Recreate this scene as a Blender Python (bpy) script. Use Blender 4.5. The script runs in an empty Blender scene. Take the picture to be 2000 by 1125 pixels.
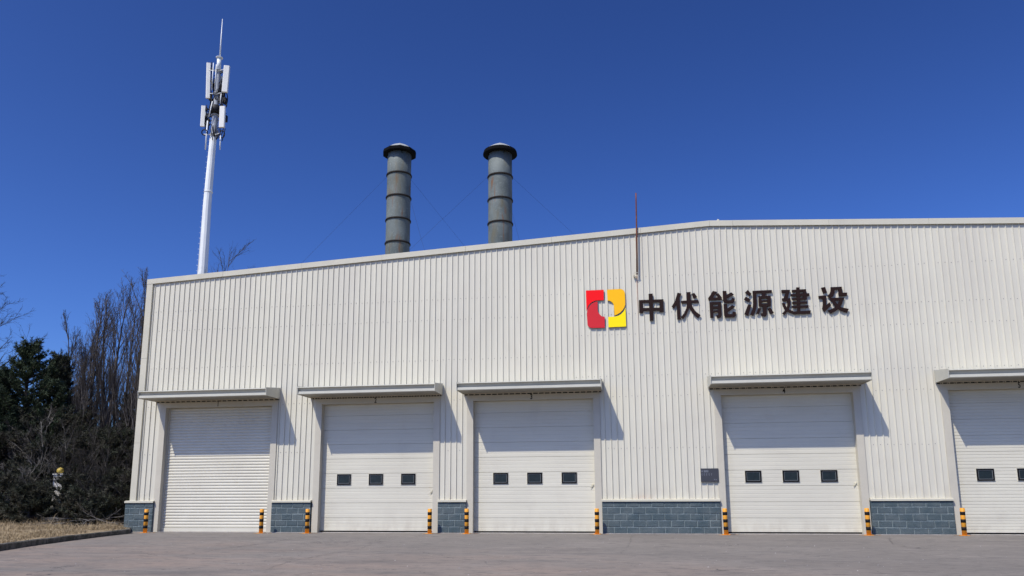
import bpy, bmesh, math, random
from mathutils import Vector, Matrix
random.seed(7)
R = math.radians
sc = bpy.context.scene
col = sc.collection

# ---------------------------------------------------------------- camera
D, CZ, YAW, PIT, ROL, FPX, PPY = 25.48, 1.285, -0.15594, 0.17526, -0.00466, 1500.0, 695.9
cy_, sy_ = math.cos(YAW), math.sin(YAW)
FW = Vector((sy_*math.cos(PIT), cy_*math.cos(PIT), math.sin(PIT)))
R0 = Vector((cy_, -sy_, 0)); U0 = R0.cross(FW)
RT = R0*math.cos(ROL) + U0*math.sin(ROL)
UP = -R0*math.sin(ROL) + U0*math.cos(ROL)
CAM = Vector((0, -D, CZ))
cd = bpy.data.cameras.new('camera'); cam = bpy.data.objects.new('camera', cd); col.objects.link(cam)
cam.matrix_world = Matrix(((RT.x, UP.x, -FW.x, CAM.x), (RT.y, UP.y, -FW.y, CAM.y), (RT.z, UP.z, -FW.z, CAM.z), (0, 0, 0, 1)))
cd.sensor_width = 36; cd.lens = 27.0
cd.shift_y = (PPY-562.5)/2000
cd.clip_end = 3000
sc.camera = cam

# ---------------------------------------------------------------- world, sun, exposure
SUN_AZ = math.atan(0.61)                    # to the left of the facade's normal
SUN_EL = math.atan(1.555*math.cos(SUN_AZ))
w = bpy.data.worlds.new('World'); sc.world = w; w.use_nodes = True
nt = w.node_tree; nt.nodes.clear()
sky = nt.nodes.new('ShaderNodeTexSky'); sky.sky_type = 'NISHITA'; sky.sun_disc = False
sky.sun_elevation = SUN_EL
sky.sun_rotation = math.pi + SUN_AZ
sky.altitude = 1500; sky.air_density = 1.0; sky.dust_density = 5.0; sky.ozone_density = 2.5
hs = nt.nodes.new('ShaderNodeGamma'); hs.inputs['Gamma'].default_value = 1.50
ti = nt.nodes.new('ShaderNodeMix'); ti.data_type = 'RGBA'; ti.blend_type = 'MULTIPLY'; ti.inputs['Factor'].default_value = 1; ti.inputs['B'].default_value = (0.56, 0.735, 1.11, 1)
bg = nt.nodes.new('ShaderNodeBackground'); bg.inputs['Strength'].default_value = 0.0475
wo = nt.nodes.new('ShaderNodeOutputWorld')
nt.links.new(sky.outputs[0], hs.inputs['Color']); nt.links.new(hs.outputs[0], ti.inputs['A']); nt.links.new(ti.outputs['Result'], bg.inputs['Color']); nt.links.new(bg.outputs[0], wo.inputs['Surface'])
sl = bpy.data.lights.new('sun', 'SUN'); sl.energy = 3.35; sl.angle = R(0.5); sl.color = (1.0, 0.940, 0.845)
so = bpy.data.objects.new('sun', sl); col.objects.link(so)
tosun = Vector((-math.sin(SUN_AZ)*math.cos(SUN_EL), -math.cos(SUN_AZ)*math.cos(SUN_EL), math.sin(SUN_EL)))
so.rotation_euler = tosun.to_track_quat('Z', 'Y').to_euler(); so.location = (-30, -40, 50)
sc.view_settings.view_transform = 'Standard'; sc.view_settings.look = 'None'
sc.view_settings.exposure = 0.43; sc.view_settings.gamma = 1.0
sc.cycles.max_bounces = 6

# ---------------------------------------------------------------- helpers
def at(px, py, Y):
    d = FW + RT*((px-1000)/FPX) - UP*((py-PPY)/FPX)
    return CAM + d*((Y-CAM.y)/d.y)

def lin(c):
    return tuple((v/12.92 if v <= .04045 else ((v+.055)/1.055)**2.4) for v in c)

MATS = {}
def mat(name, c, rough=.6, metal=0.0, c2=None, scale=3.0, amt=.5, bump=0.0, bscale=40.0, stretch=(1, 1, 1), fine=0.0, spec=.3):
    """c and c2 linear base colours mixed by a large noise, optional fine grain and bump"""
    if name in MATS: return MATS[name]
    m = bpy.data.materials.new(name); m.use_nodes = True; n = m.node_tree.nodes; l = m.node_tree.links
    b = n['Principled BSDF']; b.inputs['Roughness'].default_value = rough; b.inputs['Metallic'].default_value = metal
    b.inputs['Specular IOR Level'].default_value = spec
    tc = n.new('ShaderNodeTexCoord'); mp = n.new('ShaderNodeMapping'); mp.inputs['Scale'].default_value = stretch
    l.new(tc.outputs['Object'], mp.inputs['Vector'])
    out = None
    if c2:
        nz = n.new('ShaderNodeTexNoise'); nz.inputs['Scale'].default_value = scale; nz.inputs['Detail'].default_value = 6; nz.inputs['Roughness'].default_value = .62
        l.new(mp.outputs[0], nz.inputs['Vector'])
        rp = n.new('ShaderNodeMapRange'); rp.inputs['From Min'].default_value = .5-.22/amt*.5; rp.inputs['From Max'].default_value = .5+.22/amt*.5
        l.new(nz.outputs['Fac'], rp.inputs['Value'])
        mx = n.new('ShaderNodeMix'); mx.data_type = 'RGBA'; mx.inputs['A'].default_value = (*c, 1); mx.inputs['B'].default_value = (*c2, 1)
        l.new(rp.outputs[0], mx.inputs['Factor']); out = mx.outputs['Result']
    else:
        rg = n.new('ShaderNodeRGB'); rg.outputs[0].default_value = (*c, 1); out = rg.outputs[0]
    if fine:
        nf = n.new('ShaderNodeTexNoise'); nf.inputs['Scale'].default_value = bscale*1.7; nf.inputs['Detail'].default_value = 3
        l.new(tc.outputs['Object'], nf.inputs['Vector'])
        r2 = n.new('ShaderNodeMapRange'); r2.inputs['From Min'].default_value = .3; r2.inputs['From Max'].default_value = .7
        r2.inputs['To Min'].default_value = 1-fine; r2.inputs['To Max'].default_value = 1+fine
        l.new(nf.outputs['Fac'], r2.inputs['Value'])
        vm = n.new('ShaderNodeVectorMath'); vm.operation = 'SCALE'
        l.new(out, vm.inputs[0]); l.new(r2.outputs[0], vm.inputs['Scale']); out = vm.outputs[0]
    l.new(out, b.inputs['Base Color'])
    if bump:
        nb = n.new('ShaderNodeTexNoise'); nb.inputs['Scale'].default_value = bscale; nb.inputs['Detail'].default_value = 5
        l.new(tc.outputs['Object'], nb.inputs['Vector'])
        bp = n.new('ShaderNodeBump'); bp.inputs['Strength'].default_value = bump; bp.inputs['Distance'].default_value = .02
        l.new(nb.outputs['Fac'], bp.inputs['Height']); l.new(bp.outputs[0], b.inputs['Normal'])
    MATS[name] = m
    return m

class MB:
    def __init__(s): s.v = []; s.f = []; s.m = []; s.sm = []
    def add(s, v, f, mi=0, smooth=False):
        o = len(s.v); s.v += [tuple(p) for p in v]
        for q in f: s.f.append([i+o for i in q]); s.m.append(mi); s.sm.append(smooth)
    def box(s, x0, x1, y0, y1, z0, z1, mi=0):
        s.add([(x0,y0,z0),(x1,y0,z0),(x1,y1,z0),(x0,y1,z0),(x0,y0,z1),(x1,y0,z1),(x1,y1,z1),(x0,y1,z1)],
              [(0,3,2,1),(4,5,6,7),(0,1,5,4),(1,2,6,5),(2,3,7,6),(3,0,4,7)], mi)
    def bbox(s, x0, x1, y0, y1, z0, z1, b=.01, mi=0):
        """box whose front (-Y) edges are chamfered by b"""
        s.add([(x0+b,y0,z0+b),(x1-b,y0,z0+b),(x1-b,y0,z1-b),(x0+b,y0,z1-b),
               (x0,y0+b,z0),(x1,y0+b,z0),(x1,y0+b,z1),(x0,y0+b,z1),(x0,y1,z0),(x1,y1,z0),(x1,y1,z1),(x0,y1,z1)],
              [(0,1,2,3),(0,4,5,1),(1,5,6,2),(2,6,7,3),(3,7,4,0),(4,8,9,5),(5,9,10,6),(6,10,11,7),(7,11,8,4),(8,11,10,9)], mi)
    def tube(s, pts, rad, k=8, mi=0, caps=True, smooth=True):
        pts = [Vector(p) for p in pts]
        n = len(pts); rads = rad if isinstance(rad, (list, tuple)) else [rad]*n
        o = len(s.v)
        t = (pts[1]-pts[0]).normalized()
        a = t.orthogonal().normalized()
        for i in range(n):
            if i > 0:
                t = (pts[min(i+1, n-1)]-pts[i-1])
                t = t.normalized() if t.length > 1e-9 else Vector((0,0,1))
                a = (a - t*a.dot(t)); a = a.normalized() if a.length > 1e-6 else t.orthogonal().normalized()
            b = t.cross(a)
            for j in range(k):
                an = 2*math.pi*j/k
                p = pts[i] + (a*math.cos(an)+b*math.sin(an))*rads[i]
                s.v.append((p.x, p.y, p.z))
        for i in range(n-1):
            for j in range(k):
                j2 = (j+1) % k
                s.f.append([o+i*k+j, o+i*k+j2, o+(i+1)*k+j2, o+(i+1)*k+j]); s.m.append(mi); s.sm.append(smooth)
        if caps:
            s.f.append([o+j for j in range(k)][::-1]); s.m.append(mi); s.sm.append(False)
            s.f.append([o+(n-1)*k+j for j in range(k)]); s.m.append(mi); s.sm.append(False)
    def lathe(s, cx, cy, prof, k=32, mi=0, smooth=True):
        """prof: list of (radius, z) from bottom to top"""
        o = len(s.v)
        for (r, z) in prof:
            for j in range(k):
                an = 2*math.pi*j/k; s.v.append((cx+r*math.cos(an), cy+r*math.sin(an), z))
        for i in range(len(prof)-1):
            for j in range(k):
                j2 = (j+1) % k
                s.f.append([o+i*k+j, o+i*k+j2, o+(i+1)*k+j2, o+(i+1)*k+j]); s.m.append(mi); s.sm.append(smooth)
        s.f.append([o+j for j in range(k)][::-1]); s.m.append(mi); s.sm.append(False)
        s.f.append([o+(len(prof)-1)*k+j for j in range(k)]); s.m.append(mi); s.sm.append(False)
    def prism(s, xz, y0, y1, mi=0):
        """polygon in the XZ plane pulled from y0 (front) to y1 (back)"""
        n = len(xz)
        area = sum(xz[i][0]*xz[(i+1)%n][1]-xz[(i+1)%n][0]*xz[i][1] for i in range(n))
        if area < 0: xz = xz[::-1]
        s.add([(x, y0, z) for x, z in xz]+[(x, y1, z) for x, z in xz],
              [tuple(range(n)), tuple(range(2*n-1, n-1, -1))]+[(i, i+n, (i+1)%n+n, (i+1)%n) for i in range(n)], mi)
    def extx(s, yz, x0, x1, mi=0):
        """closed YZ outline pulled along X"""
        n = len(yz)
        s.add([(x0, y, z) for y, z in yz]+[(x1, y, z) for y, z in yz],
              [tuple(range(n)), tuple(range(2*n-1, n-1, -1))]+[(i, (i+1)%n, (i+1)%n+n, i+n) for i in range(n)], mi)
    def build(s, name, mats, parent=None, loc=None, fix=False):
        me = bpy.data.meshes.new(name)
        lo = Vector(loc) if loc is not None else None
        v = s.v if lo is None else [(a-lo.x, b-lo.y, c-lo.z) for a, b, c in s.v]
        me.from_pydata(v, [], s.f)
        if not isinstance(mats, (list, tuple)): mats = [mats]
        for m in mats: me.materials.append(m)
        me.polygons.foreach_set('material_index', s.m); me.polygons.foreach_set('use_smooth', s.sm)
        if fix:
            bm = bmesh.new(); bm.from_mesh(me); bmesh.ops.recalc_face_normals(bm, faces=bm.faces); bm.to_mesh(me); bm.free()
        me.update()
        o = bpy.data.objects.new(name, me); col.objects.link(o)
        if parent is not None: o.parent = parent
        if lo is not None: o.location = lo - (parent_loc(parent) if parent is not None else Vector((0,0,0)))
        return o

def parent_loc(p):
    v = Vector((0, 0, 0))
    while p is not None: v += p.location; p = p.parent
    return v

def empty(name, loc=(0, 0, 0)):
    o = bpy.data.objects.new(name, None); o.location = loc; col.objects.link(o); o.empty_display_size = .3; return o
def tag(o, label=None, cat=None, group=None, kind=None):
    if label: o['label'] = label
    if cat: o['category'] = cat
    if group: o['group'] = group
    if kind: o['kind'] = kind
    return o

# ---------------------------------------------------------------- materials
def wall_material(name='painted_siding', rust=True, ca=(.650, .620, .495), cb=(.600, .570, .460), zbase=1.05, streak=(1, 1, .06)):
    m = bpy.data.materials.new(name); m.use_nodes = True; n = m.node_tree.nodes; l = m.node_tree.links
    b = n['Principled BSDF']; b.inputs['Roughness'].default_value = .48; b.inputs['Specular IOR Level'].default_value = .35
    tc = n.new('ShaderNodeTexCoord')
    def noise(scale, st, det=5):
        mp = n.new('ShaderNodeMapping'); mp.inputs['Scale'].default_value = st; l.new(tc.outputs['Object'], mp.inputs['Vector'])
        z = n.new('ShaderNodeTexNoise'); z.inputs['Scale'].default_value = scale; z.inputs['Detail'].default_value = det; l.new(mp.outputs[0], z.inputs['Vector'])
        return z.outputs['Fac']
    def ramp(f, a, bb):
        r = n.new('ShaderNodeMapRange'); r.inputs['From Min'].default_value = a; r.inputs['From Max'].default_value = bb; l.new(f, r.inputs['Value']); return r.outputs[0]
    def mix(f, A, B):
        x = n.new('ShaderNodeMix'); x.data_type = 'RGBA'; l.new(f, x.inputs['Factor'])
        for k, q in (('A', A), ('B', B)):
            if isinstance(q, tuple): x.inputs[k].default_value = (*q, 1)
            else: l.new(q, x.inputs[k])
        return x.outputs['Result']
    def math_(op, a, bb):
        x = n.new('ShaderNodeMath'); x.operation = op
        for i, q in enumerate((a, bb)):
            if isinstance(q, (int, float)): x.inputs[i].default_value = q
            else: l.new(q, x.inputs[i])
        return x.outputs[0]
    base = mix(ramp(noise(.35, (1, 1, 1)), .35, .65), ca, cb)
    base = mix(math_('MULTIPLY', ramp(noise(5, streak), .45, .8), .30), base, (.47, .44, .36))      # rain streaks
    base = mix(math_('MULTIPLY', ramp(noise(60, (1, 1, 1), 2), .4, .8), .12), base, (.45, .44, .41))
    # pans differ slightly from sheet to sheet
    sx = n.new('ShaderNodeSeparateXYZ'); l.new(tc.outputs['Object'], sx.inputs[0])
    sheet = math_('FLOOR', math_('DIVIDE', sx.outputs['X'], .8), 0)
    wn = n.new('ShaderNodeTexWhiteNoise'); wn.noise_dimensions = '1D'; l.new(sheet, wn.inputs['W'])
    base = mix(math_('MULTIPLY', wn.outputs['Value'], .20 if rust else 0.0), base, (.52, .49, .42))
    # splash dirt low down and grime in blotches
    zd = n.new('ShaderNodeMapRange'); zd.inputs['From Min'].default_value = zbase+.55; zd.inputs['From Max'].default_value = zbase; l.new(sx.outputs['Z'], zd.inputs['Value'])
    base = mix(math_('MULTIPLY', zd.outputs[0], math_('MULTIPLY', ramp(noise(4, (1, 1, .5)), .42, .75), .5)), base, (.40, .35, .27))
    base = mix(math_('MULTIPLY', ramp(noise(1.1, (1, 1, .7), 8), .60, .78), .35), base, (.48, .44, .36))
    base_nr = base
    # rust run below the pole bracket and a rust spot above the plinth
    dx = math_('ABSOLUTE', math_('SUBTRACT', sx.outputs['X'], .285), 0)
    inx = math_('LESS_THAN', dx, .022)
    zf = n.new('ShaderNodeMapRange'); zf.inputs['From Min'].default_value = 6.3; zf.inputs['From Max'].default_value = 8.4; l.new(sx.outputs['Z'], zf.inputs['Value'])
    top = math_('LESS_THAN', sx.outputs['Z'], 8.48)
    base = mix(math_('MULTIPLY', math_('MULTIPLY', inx, zf.outputs[0]), math_('MULTIPLY', top, .75)), base, (.55, .33, .21))
    dz = math_('SUBTRACT', sx.outputs['Z'], 1.02); dx2 = math_('MULTIPLY', math_('SUBTRACT', sx.outputs['X'], .27), .55)
    dd = math_('SQRT', math_('ADD', math_('MULTIPLY', dz, dz), math_('MULTIPLY', dx2, dx2)), 0)
    sp = n.new('ShaderNodeMapRange'); sp.inputs['From Min'].default_value = .26; sp.inputs['From Max'].default_value = 0; sp.inputs['To Max'].default_value = .6; l.new(dd, sp.inputs['Value'])
    base = mix(math_('MULTIPLY', sp.outputs[0], ramp(noise(9, (1, 1, 1)), .3, .7)), base, (.55, .35, .24))
    if not rust: base = base_nr
    l.new(base, b.inputs['Base Color'])
    nb = noise(1.6, (1.2, 1, .5), 3)
    bp = n.new('ShaderNodeBump'); bp.inputs['Strength'].default_value = .35; bp.inputs['Distance'].default_value = .03
    l.new(nb, bp.inputs['Height']); l.new(bp.outputs[0], b.inputs['Normal'])
    return m
M_wall = wall_material()
M_trim = mat('painted_trim', (.585, .553, .43), .45, c2=(.51, .482, .38), scale=1.2, amt=.5, fine=.04, bscale=30)
M_frame = mat('door_frame_paint', (.545, .505, .40), .45, c2=(.48, .445, .355), scale=1.5, amt=.5, fine=.04, bscale=30)
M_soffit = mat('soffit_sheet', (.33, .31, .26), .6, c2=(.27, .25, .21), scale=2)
M_gutter = mat('awning_trim', (.56, .545, .45), .42, c2=(.48, .465, .385), scale=1.4, amt=.5, fine=.05, bscale=25)
M_screw = mat('screw_dark', (.16, .14, .13), .6)
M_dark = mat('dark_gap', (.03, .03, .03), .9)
M_door = wall_material('sectional_door', False, (.645, .612, .490), (.600, .568, .455), .02, (.12, 1, 1))
M_shut = mat('shutter_paint', (.63, .60, .49), .42, c2=(.57, .54, .44), scale=.9, amt=.5, fine=.03)
M_block = mat('plinth_block', (.055, .082, .092), .82, c2=(.096, .120, .124), scale=2.6, amt=.8, bump=.7, bscale=28, fine=.28)
M_mortar = mat('mortar', (.24, .28, .275), .9, c2=(.13, .165, .165), scale=6, amt=.6, bump=.4, bscale=40)
M_chip = mat('chipped_block_edge', (.19, .235, .26), .8, c2=(.08, .11, .13), scale=11, amt=1.5)
M_black = mat('black_plastic', (.007, .007, .008), .6, spec=.1)
M_glass = mat('dark_window_glass', (.016, .025, .029), .15, spec=.4, c2=(.009, .013, .016), scale=6)
M_bead = mat('grey_glazing_bead', (.16, .17, .17), .5)
M_orange = mat('bollard_orange', (.80, .355, .035), .5, c2=(.70, .30, .03), scale=9, amt=.6, fine=.06)
M_tape = mat('bollard_black', (.010, .0095, .009), .6, spec=.15)
M_splash = mat('orange_overspray', (.48, .26, .09), .9, c2=(.21, .185, .16), scale=7, amt=1.6)
M_conc = mat('concrete_strip', (.42, .39, .35), .9, c2=(.28, .26, .24), scale=5, amt=.8, bump=.4, bscale=30, fine=.15)
M_kerb = mat('kerb_stone', (.14, .13, .11), .95, c2=(.055, .055, .045), scale=4, amt=1.0, bump=.6, bscale=18, fine=.25)
M_rust = mat('rusted_steel', (.085, .026, .018), .85, c2=(.16, .055, .03), scale=3, amt=1.2, stretch=(1, 1, 1), fine=.2)
M_brown = mat('letter_brown', (.020, .0095, .0075), .6, spec=.12)
M_lside = mat('letter_return', (.004, .003, .003), .7, spec=.1)
M_red = mat('emblem_red', (.90, .012, .016), .45, spec=.08)
M_dred = mat('emblem_dark_red', (.60, .032, .040), .45, spec=.08)
M_amb = mat('emblem_amber', (.95, .49, .015), .45, spec=.08)
M_yel = mat('emblem_yellow', (.98, .76, .012), .45, spec=.08)
M_plq = mat('plaque_slate', (.045, .048, .055), .35, c2=(.06, .06, .068), scale=4)
M_plqt = mat('plaque_lettering', (.30, .32, .36), .5)
M_roof = mat('roof_sheet', (.45, .47, .47), .5, c2=(.36, .37, .37), scale=.5)
M_twhite = mat('mast_white_paint', (.82, .84, .80), .4, c2=(.70, .72, .70), scale=1.5, amt=.5)
M_tgrey = mat('mast_galvanised', (.42, .44, .46), .45, metal=.1, c2=(.30, .32, .34), scale=3)
M_ant = mat('antenna_shell', (.78, .77, .70), .5, c2=(.68, .67, .62), scale=2)
M_cable = mat('black_cable', (.012, .012, .015), .6)

def chimney_material():
    m = bpy.data.materials.new('galvanised_flue'); m.use_nodes = True; n = m.node_tree.nodes; l = m.node_tree.links
    b = n['Principled BSDF']; b.inputs['Roughness'].default_value = .68; b.inputs['Metallic'].default_value = .0; b.inputs['Specular IOR Level'].default_value = .25
    tc = n.new('ShaderNodeTexCoord')
    def nz(scale, st, a, c, det=5):
        mp = n.new('ShaderNodeMapping'); mp.inputs['Scale'].default_value = st; l.new(tc.outputs['Object'], mp.inputs['Vector'])
        z = n.new('ShaderNodeTexNoise'); z.inputs['Scale'].default_value = scale; z.inputs['Detail'].default_value = det; l.new(mp.outputs[0], z.inputs['Vector'])
        r = n.new('ShaderNodeMapRange'); r.inputs['From Min'].default_value = a; r.inputs['From Max'].default_value = c; l.new(z.outputs['Fac'], r.inputs['Value']); return r.outputs[0]
    def mix(f, A, B):
        x = n.new('ShaderNodeMix'); x.data_type = 'RGBA'; l.new(f, x.inputs['Factor'])
        for k, q in (('A', A), ('B', B)):
            if isinstance(q, tuple): x.inputs[k].default_value = (*q, 1)
            else: l.new(q, x.inputs[k])
        return x.outputs['Result']
    c = mix(nz(1.5, (1, 1, .8), .35, .65), (.150, .172, .160), (.100, .117, .108))
    c = mix(nz(14, (1, 1, 1), .55, .8), c, (.20, .225, .205))
    c = mix(nz(3.2, (1, 1, .22), .53, .74), c, (.135, .115, .065))
    c = mix(nz(7, (1, 1, .12), .60, .74), c, (.17, .085, .04))
    l.new(c, b.inputs['Base Color'])
    return m
M_flue = chimney_material()
M_flued = mat('flue_dark_band', (.018, .017, .016), .8, c2=(.035, .028, .022), scale=6, spec=.1)
M_capdk = mat('dark_cap_skirt', (.006, .006, .006), .95, spec=.05)  # near-black colour for the cap's skirt, underside and struts
M_cap = mat('flue_cap_sheet', (.40, .42, .40), .6, c2=(.25, .26, .25), scale=2)

# ---------------------------------------------------------------- ground
GZ = -.035
KERB = [(-17.75, -.16), (-16.98, -1.1), (-16.66, -2.95), (-16.03, -5.5), (-15.56, -7.18), (-15.01, -8.77), (-14.2, -11.0), (-12.8, -14.2), (-10.8, -18.0), (-7.5, -23.0), (-3.0, -29.0), (10, -45)]
def asphalt_material():
    m = bpy.data.materials.new('worn_asphalt'); m.use_nodes = True; n = m.node_tree.nodes; l = m.node_tree.links
    b = n['Principled BSDF']; b.inputs['Roughness'].default_value = .92; b.inputs['Specular IOR Level'].default_value = .2
    tc = n.new('ShaderNodeTexCoord')
    def nz(scale, st, a, c, det=6, rough=.6):
        mp = n.new('ShaderNodeMapping'); mp.inputs['Scale'].default_value = st; l.new(tc.outputs['Object'], mp.inputs['Vector'])
        z = n.new('ShaderNodeTexNoise'); z.inputs['Scale'].default_value = scale; z.inputs['Detail'].default_value = det; z.inputs['Roughness'].default_value = rough; l.new(mp.outputs[0], z.inputs['Vector'])
        r = n.new('ShaderNodeMapRange'); r.inputs['From Min'].default_value = a; r.inputs['From Max'].default_value = c; l.new(z.outputs['Fac'], r.inputs['Value']); return r.outputs[0], z.outputs['Fac']
    def mix(f, A, B):
        x = n.new('ShaderNodeMix'); x.data_type = 'RGBA'; l.new(f, x.inputs['Factor'])
        for k, q in (('A', A), ('B', B)):
            if isinstance(q, tuple): x.inputs[k].default_value = (*q, 1)
            else: l.new(q, x.inputs[k])
        return x.outputs['Result']
    def mm(op, a, bb):
        x = n.new('ShaderNodeMath'); x.operation = op
        for i, q in enumerate((a, bb)):
            if isinstance(q, (int, float)): x.inputs[i].default_value = q
            else: l.new(q, x.inputs[i])
        return x.outputs[0]
    c = mix(nz(.25, (1, 1, 1), .4, .6)[0], (.206, .186, .163), (.178, .161, .142))
    # reddish dust lies over the yard away from the doors
    sx = n.new('ShaderNodeSeparateXYZ'); l.new(tc.outputs['Object'], sx.inputs[0])
    yy = mm('ADD', mm('MULTIPLY', sx.outputs['X'], .42), sx.outputs['Y'])
    big = nz(.22, (1, 1, 1), .2, .8, 3)[1]
    q = mm('ADD', yy, mm('MULTIPLY', big, 9))
    rr = n.new('ShaderNodeMapRange'); rr.inputs['From Min'].default_value = -3.2; rr.inputs['From Max'].default_value = -9.5; l.new(q, rr.inputs['Value'])
    dust = mm('MULTIPLY', rr.outputs[0], nz(.9, (.35, 1, 1), .36, .60)[0])
    c = mix(mm('MULTIPLY', dust, .50), c, (.300, .222, .172))
    c = mix(mm('MULTIPLY', nz(1.3, (.3, 1, 1), .56, .70)[0], .45), c, (.275, .243, .212))   # pale scuffs
    c = mix(mm('MULTIPLY', nz(.8, (.30, 1, 1), .54, .70)[0], .60), c, (.115, .107, .10))   # dark damp patches
    c = mix(mm('MULTIPLY', nz(5, (.5, 1, 1), .50, .66, 6, .8)[0], .80), c, (.105, .098, .09))
    c = mix(mm('MULTIPLY', nz(2.2, (.25, 1, 1), .63, .72, 8, .8)[0], .7), c, (.085, .08, .077))
    c = mix(mm('MULTIPLY', nz(7, (.8, 1, 1), .62, .70, 5, .8)[0], .75), c, (.37, .335, .29))
    # hairline cracks
    vo = n.new('ShaderNodeTexVoronoi'); vo.feature = 'DISTANCE_TO_EDGE'; vo.inputs['Scale'].default_value = .23
    wn = n.new('ShaderNodeTexNoise'); wn.inputs['Scale'].default_value = 1.5; wn.inputs['Detail'].default_value = 6; l.new(tc.outputs['Object'], wn.inputs['Vector'])
    va = n.new('ShaderNodeVectorMath'); va.operation = 'ADD'; vs = n.new('ShaderNodeVectorMath'); vs.operation = 'SCALE'; vs.inputs['Scale'].default_value = .9
    l.new(wn.outputs['Color'], vs.inputs[0]); l.new(tc.outputs['Object'], va.inputs[0]); l.new(vs.outputs[0], va.inputs[1]); l.new(va.outputs[0], vo.inputs['Vector'])
    cr = mm('LESS_THAN', vo.outputs['Distance'], .0022)
    c = mix(mm('MULTIPLY', cr, nz(.5, (1, 1, 1), .45, .6)[0]), c, (.07, .065, .065))
    l.new(c, b.inputs['Base Color'])
    bp = n.new('ShaderNodeBump'); bp.inputs['Strength'].default_value = .6; bp.inputs['Distance'].default_value = .01
    l.new(nz(45, (1, 1, 1), .3, .7, 4)[1], bp.inputs['Height']); l.new(bp.outputs[0], b.inputs['Normal'])
    return m
M_asph = asphalt_material()
M_earth = mat('dry_earth', (.17, .135, .085), .95, c2=(.10, .085, .055), scale=.8, amt=.8, bump=.6, bscale=6, fine=.3)
M_verge = mat('verge_straw', (.36, .28, .165), .95, c2=(.20, .155, .10), scale=2.2, amt=.9, bump=.8, bscale=14, fine=.35)

g = MB(); g.add([(-900, -300, -.09), (900, -300, -.09), (900, 1500, -.09), (-900, 1500, -.09)], [(0, 1, 2, 3)])
tag(g.build('ground', M_earth), kind='structure')
g = MB()
yard = [(x+.02, y) for x, y in KERB] + [(90, -45), (90, 2), (-17.75, 2)]
g.add([(x, y, GZ) for x, y in yard], [tuple(range(len(yard)))])
o = g.build('asphalt_yard', M_asph, fix=True); tag(o, kind='structure')
if o.data.polygons[0].normal.z < 0: o.data.flip_normals()
# verge: uneven grassy bank left of the kerb
def verge_h(x, y):
    kx = -17.9
    for (x0, y0), (x1, y1) in zip(KERB, KERB[1:]):
        if y1 <= y <= y0: kx = x0+(x1-x0)*(y-y0)/(y1-y0)
    d = max(0, kx-x)
    return .10 + .10*min(d/2.5, 1) + .05*math.sin(x*1.3+y*.7)*min(d, 1) + .03*math.sin(x*3.1-y*2.3)*min(d, 1) + min(.5, max(0, d-6)*.03), kx
g = MB(); NX, NY = 44, 70
for j in range(NY+1):
    y = -44 + 104*j/NY
    if y < 20: y = y
    h, kx = verge_h(-20, y)
    kx -= .12
    for i in range(NX+1):
        x = kx - 60*(i/NX)**2.2
        g.v.append((x, y, verge_h(x, y)[0] if i else .10))
for j in range(NY):
    for i in range(NX):
        a = j*(NX+1)+i; g.f.append([a, a+NX+1, a+NX+2, a+1]); g.m.append(0); g.sm.append(True)
o = g.build('grass_verge', M_verge); tag(o, kind='structure')
# kerb, laid as separate stones with thin joints
g = MB()
pts = [Vector((x, y, 0)) for x, y in KERB]
for a, b in zip(pts, pts[1:]):
    L = (b-a).length; n_ = max(1, round(L/.8)); t = (b-a)/L; nrm = Vector((t.y, -t.x, 0))   # to the left (verge side)
    if nrm.x > 0: nrm = -nrm
    for k in range(n_):
        p = a+t*(L*k/n_+.006); q = a+t*(L*(k+1)/n_-.006)
        h = .115+random.uniform(-.008, .008); off = random.uniform(-.006, .006)
        p = p+nrm*off; q = q+nrm*off
        P = [p, q, q+nrm*.13, p+nrm*.13]
        g.add([(v.x, v.y, -.08) for v in P]+[(p.x, p.y, h-.02), (q.x, q.y, h-.02)]+[((v+nrm*.02).x, (v+nrm*.02).y, h) for v in P[:2]]+[(v.x, v.y, h) for v in P[2:]],
              [(0, 1, 5, 4), (4, 5, 7, 6), (6, 7, 8, 9), (1, 2, 8, 7, 5), (3, 0, 4, 6, 9), (2, 3, 9, 8)])
tag(g.build('kerb', M_kerb, fix=True), kind='structure')
# cracks in the yard
M_crack = mat('crack_fill', (.085, .078, .072), .95, c2=(.16, .15, .135), scale=5, amt=1.4)
def gnd(px, py):
    d = FW + RT*((px-1000)/FPX) - UP*((py-PPY)/FPX); return CAM + d*((GZ-CAM.z)/d.z)
g = MB()
for line, wd in (([(595, 1049), (560, 1054), (524, 1060), (470, 1067), (440, 1070), (400, 1078), (350, 1086), (280, 1092)], .035),
                 ([(730, 1063), (690, 1075), (640, 1083), (560, 1098), (520, 1112)], .022),
                 ([(1234, 1046), (1231, 1060), (1222, 1072), (1212, 1082)], .012),
                 ([(1736, 1050), (1742, 1062), (1780, 1070), (1850, 1078), (1930, 1088)], .022)):
    P = [gnd(*q) for q in line]; fine = []
    for a, b in zip(P, P[1:]):
        n_ = max(2, int((b-a).length/.12))
        for k in range(n_): fine.append(a.lerp(b, k/n_) + Vector((random.uniform(-.035, .035), random.uniform(-.05, .05), 0)))
    for a, b in zip(fine, fine[1:]):
        if random.random() < .14: continue
        t = (b-a).normalized(); nn = Vector((-t.y, t.x, 0))*wd*random.uniform(.35, 1.1)
        g.add([(a-nn*.5)+Vector((0, 0, .004)), (b-nn*.3)+Vector((0, 0, .004)), (b+nn*.5)+Vector((0, 0, .004)), (a+nn*.5)+Vector((0, 0, .004))], [(0, 1, 2, 3)])
tag(g.build('asphalt_cracks', M_crack), kind='structure')
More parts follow.
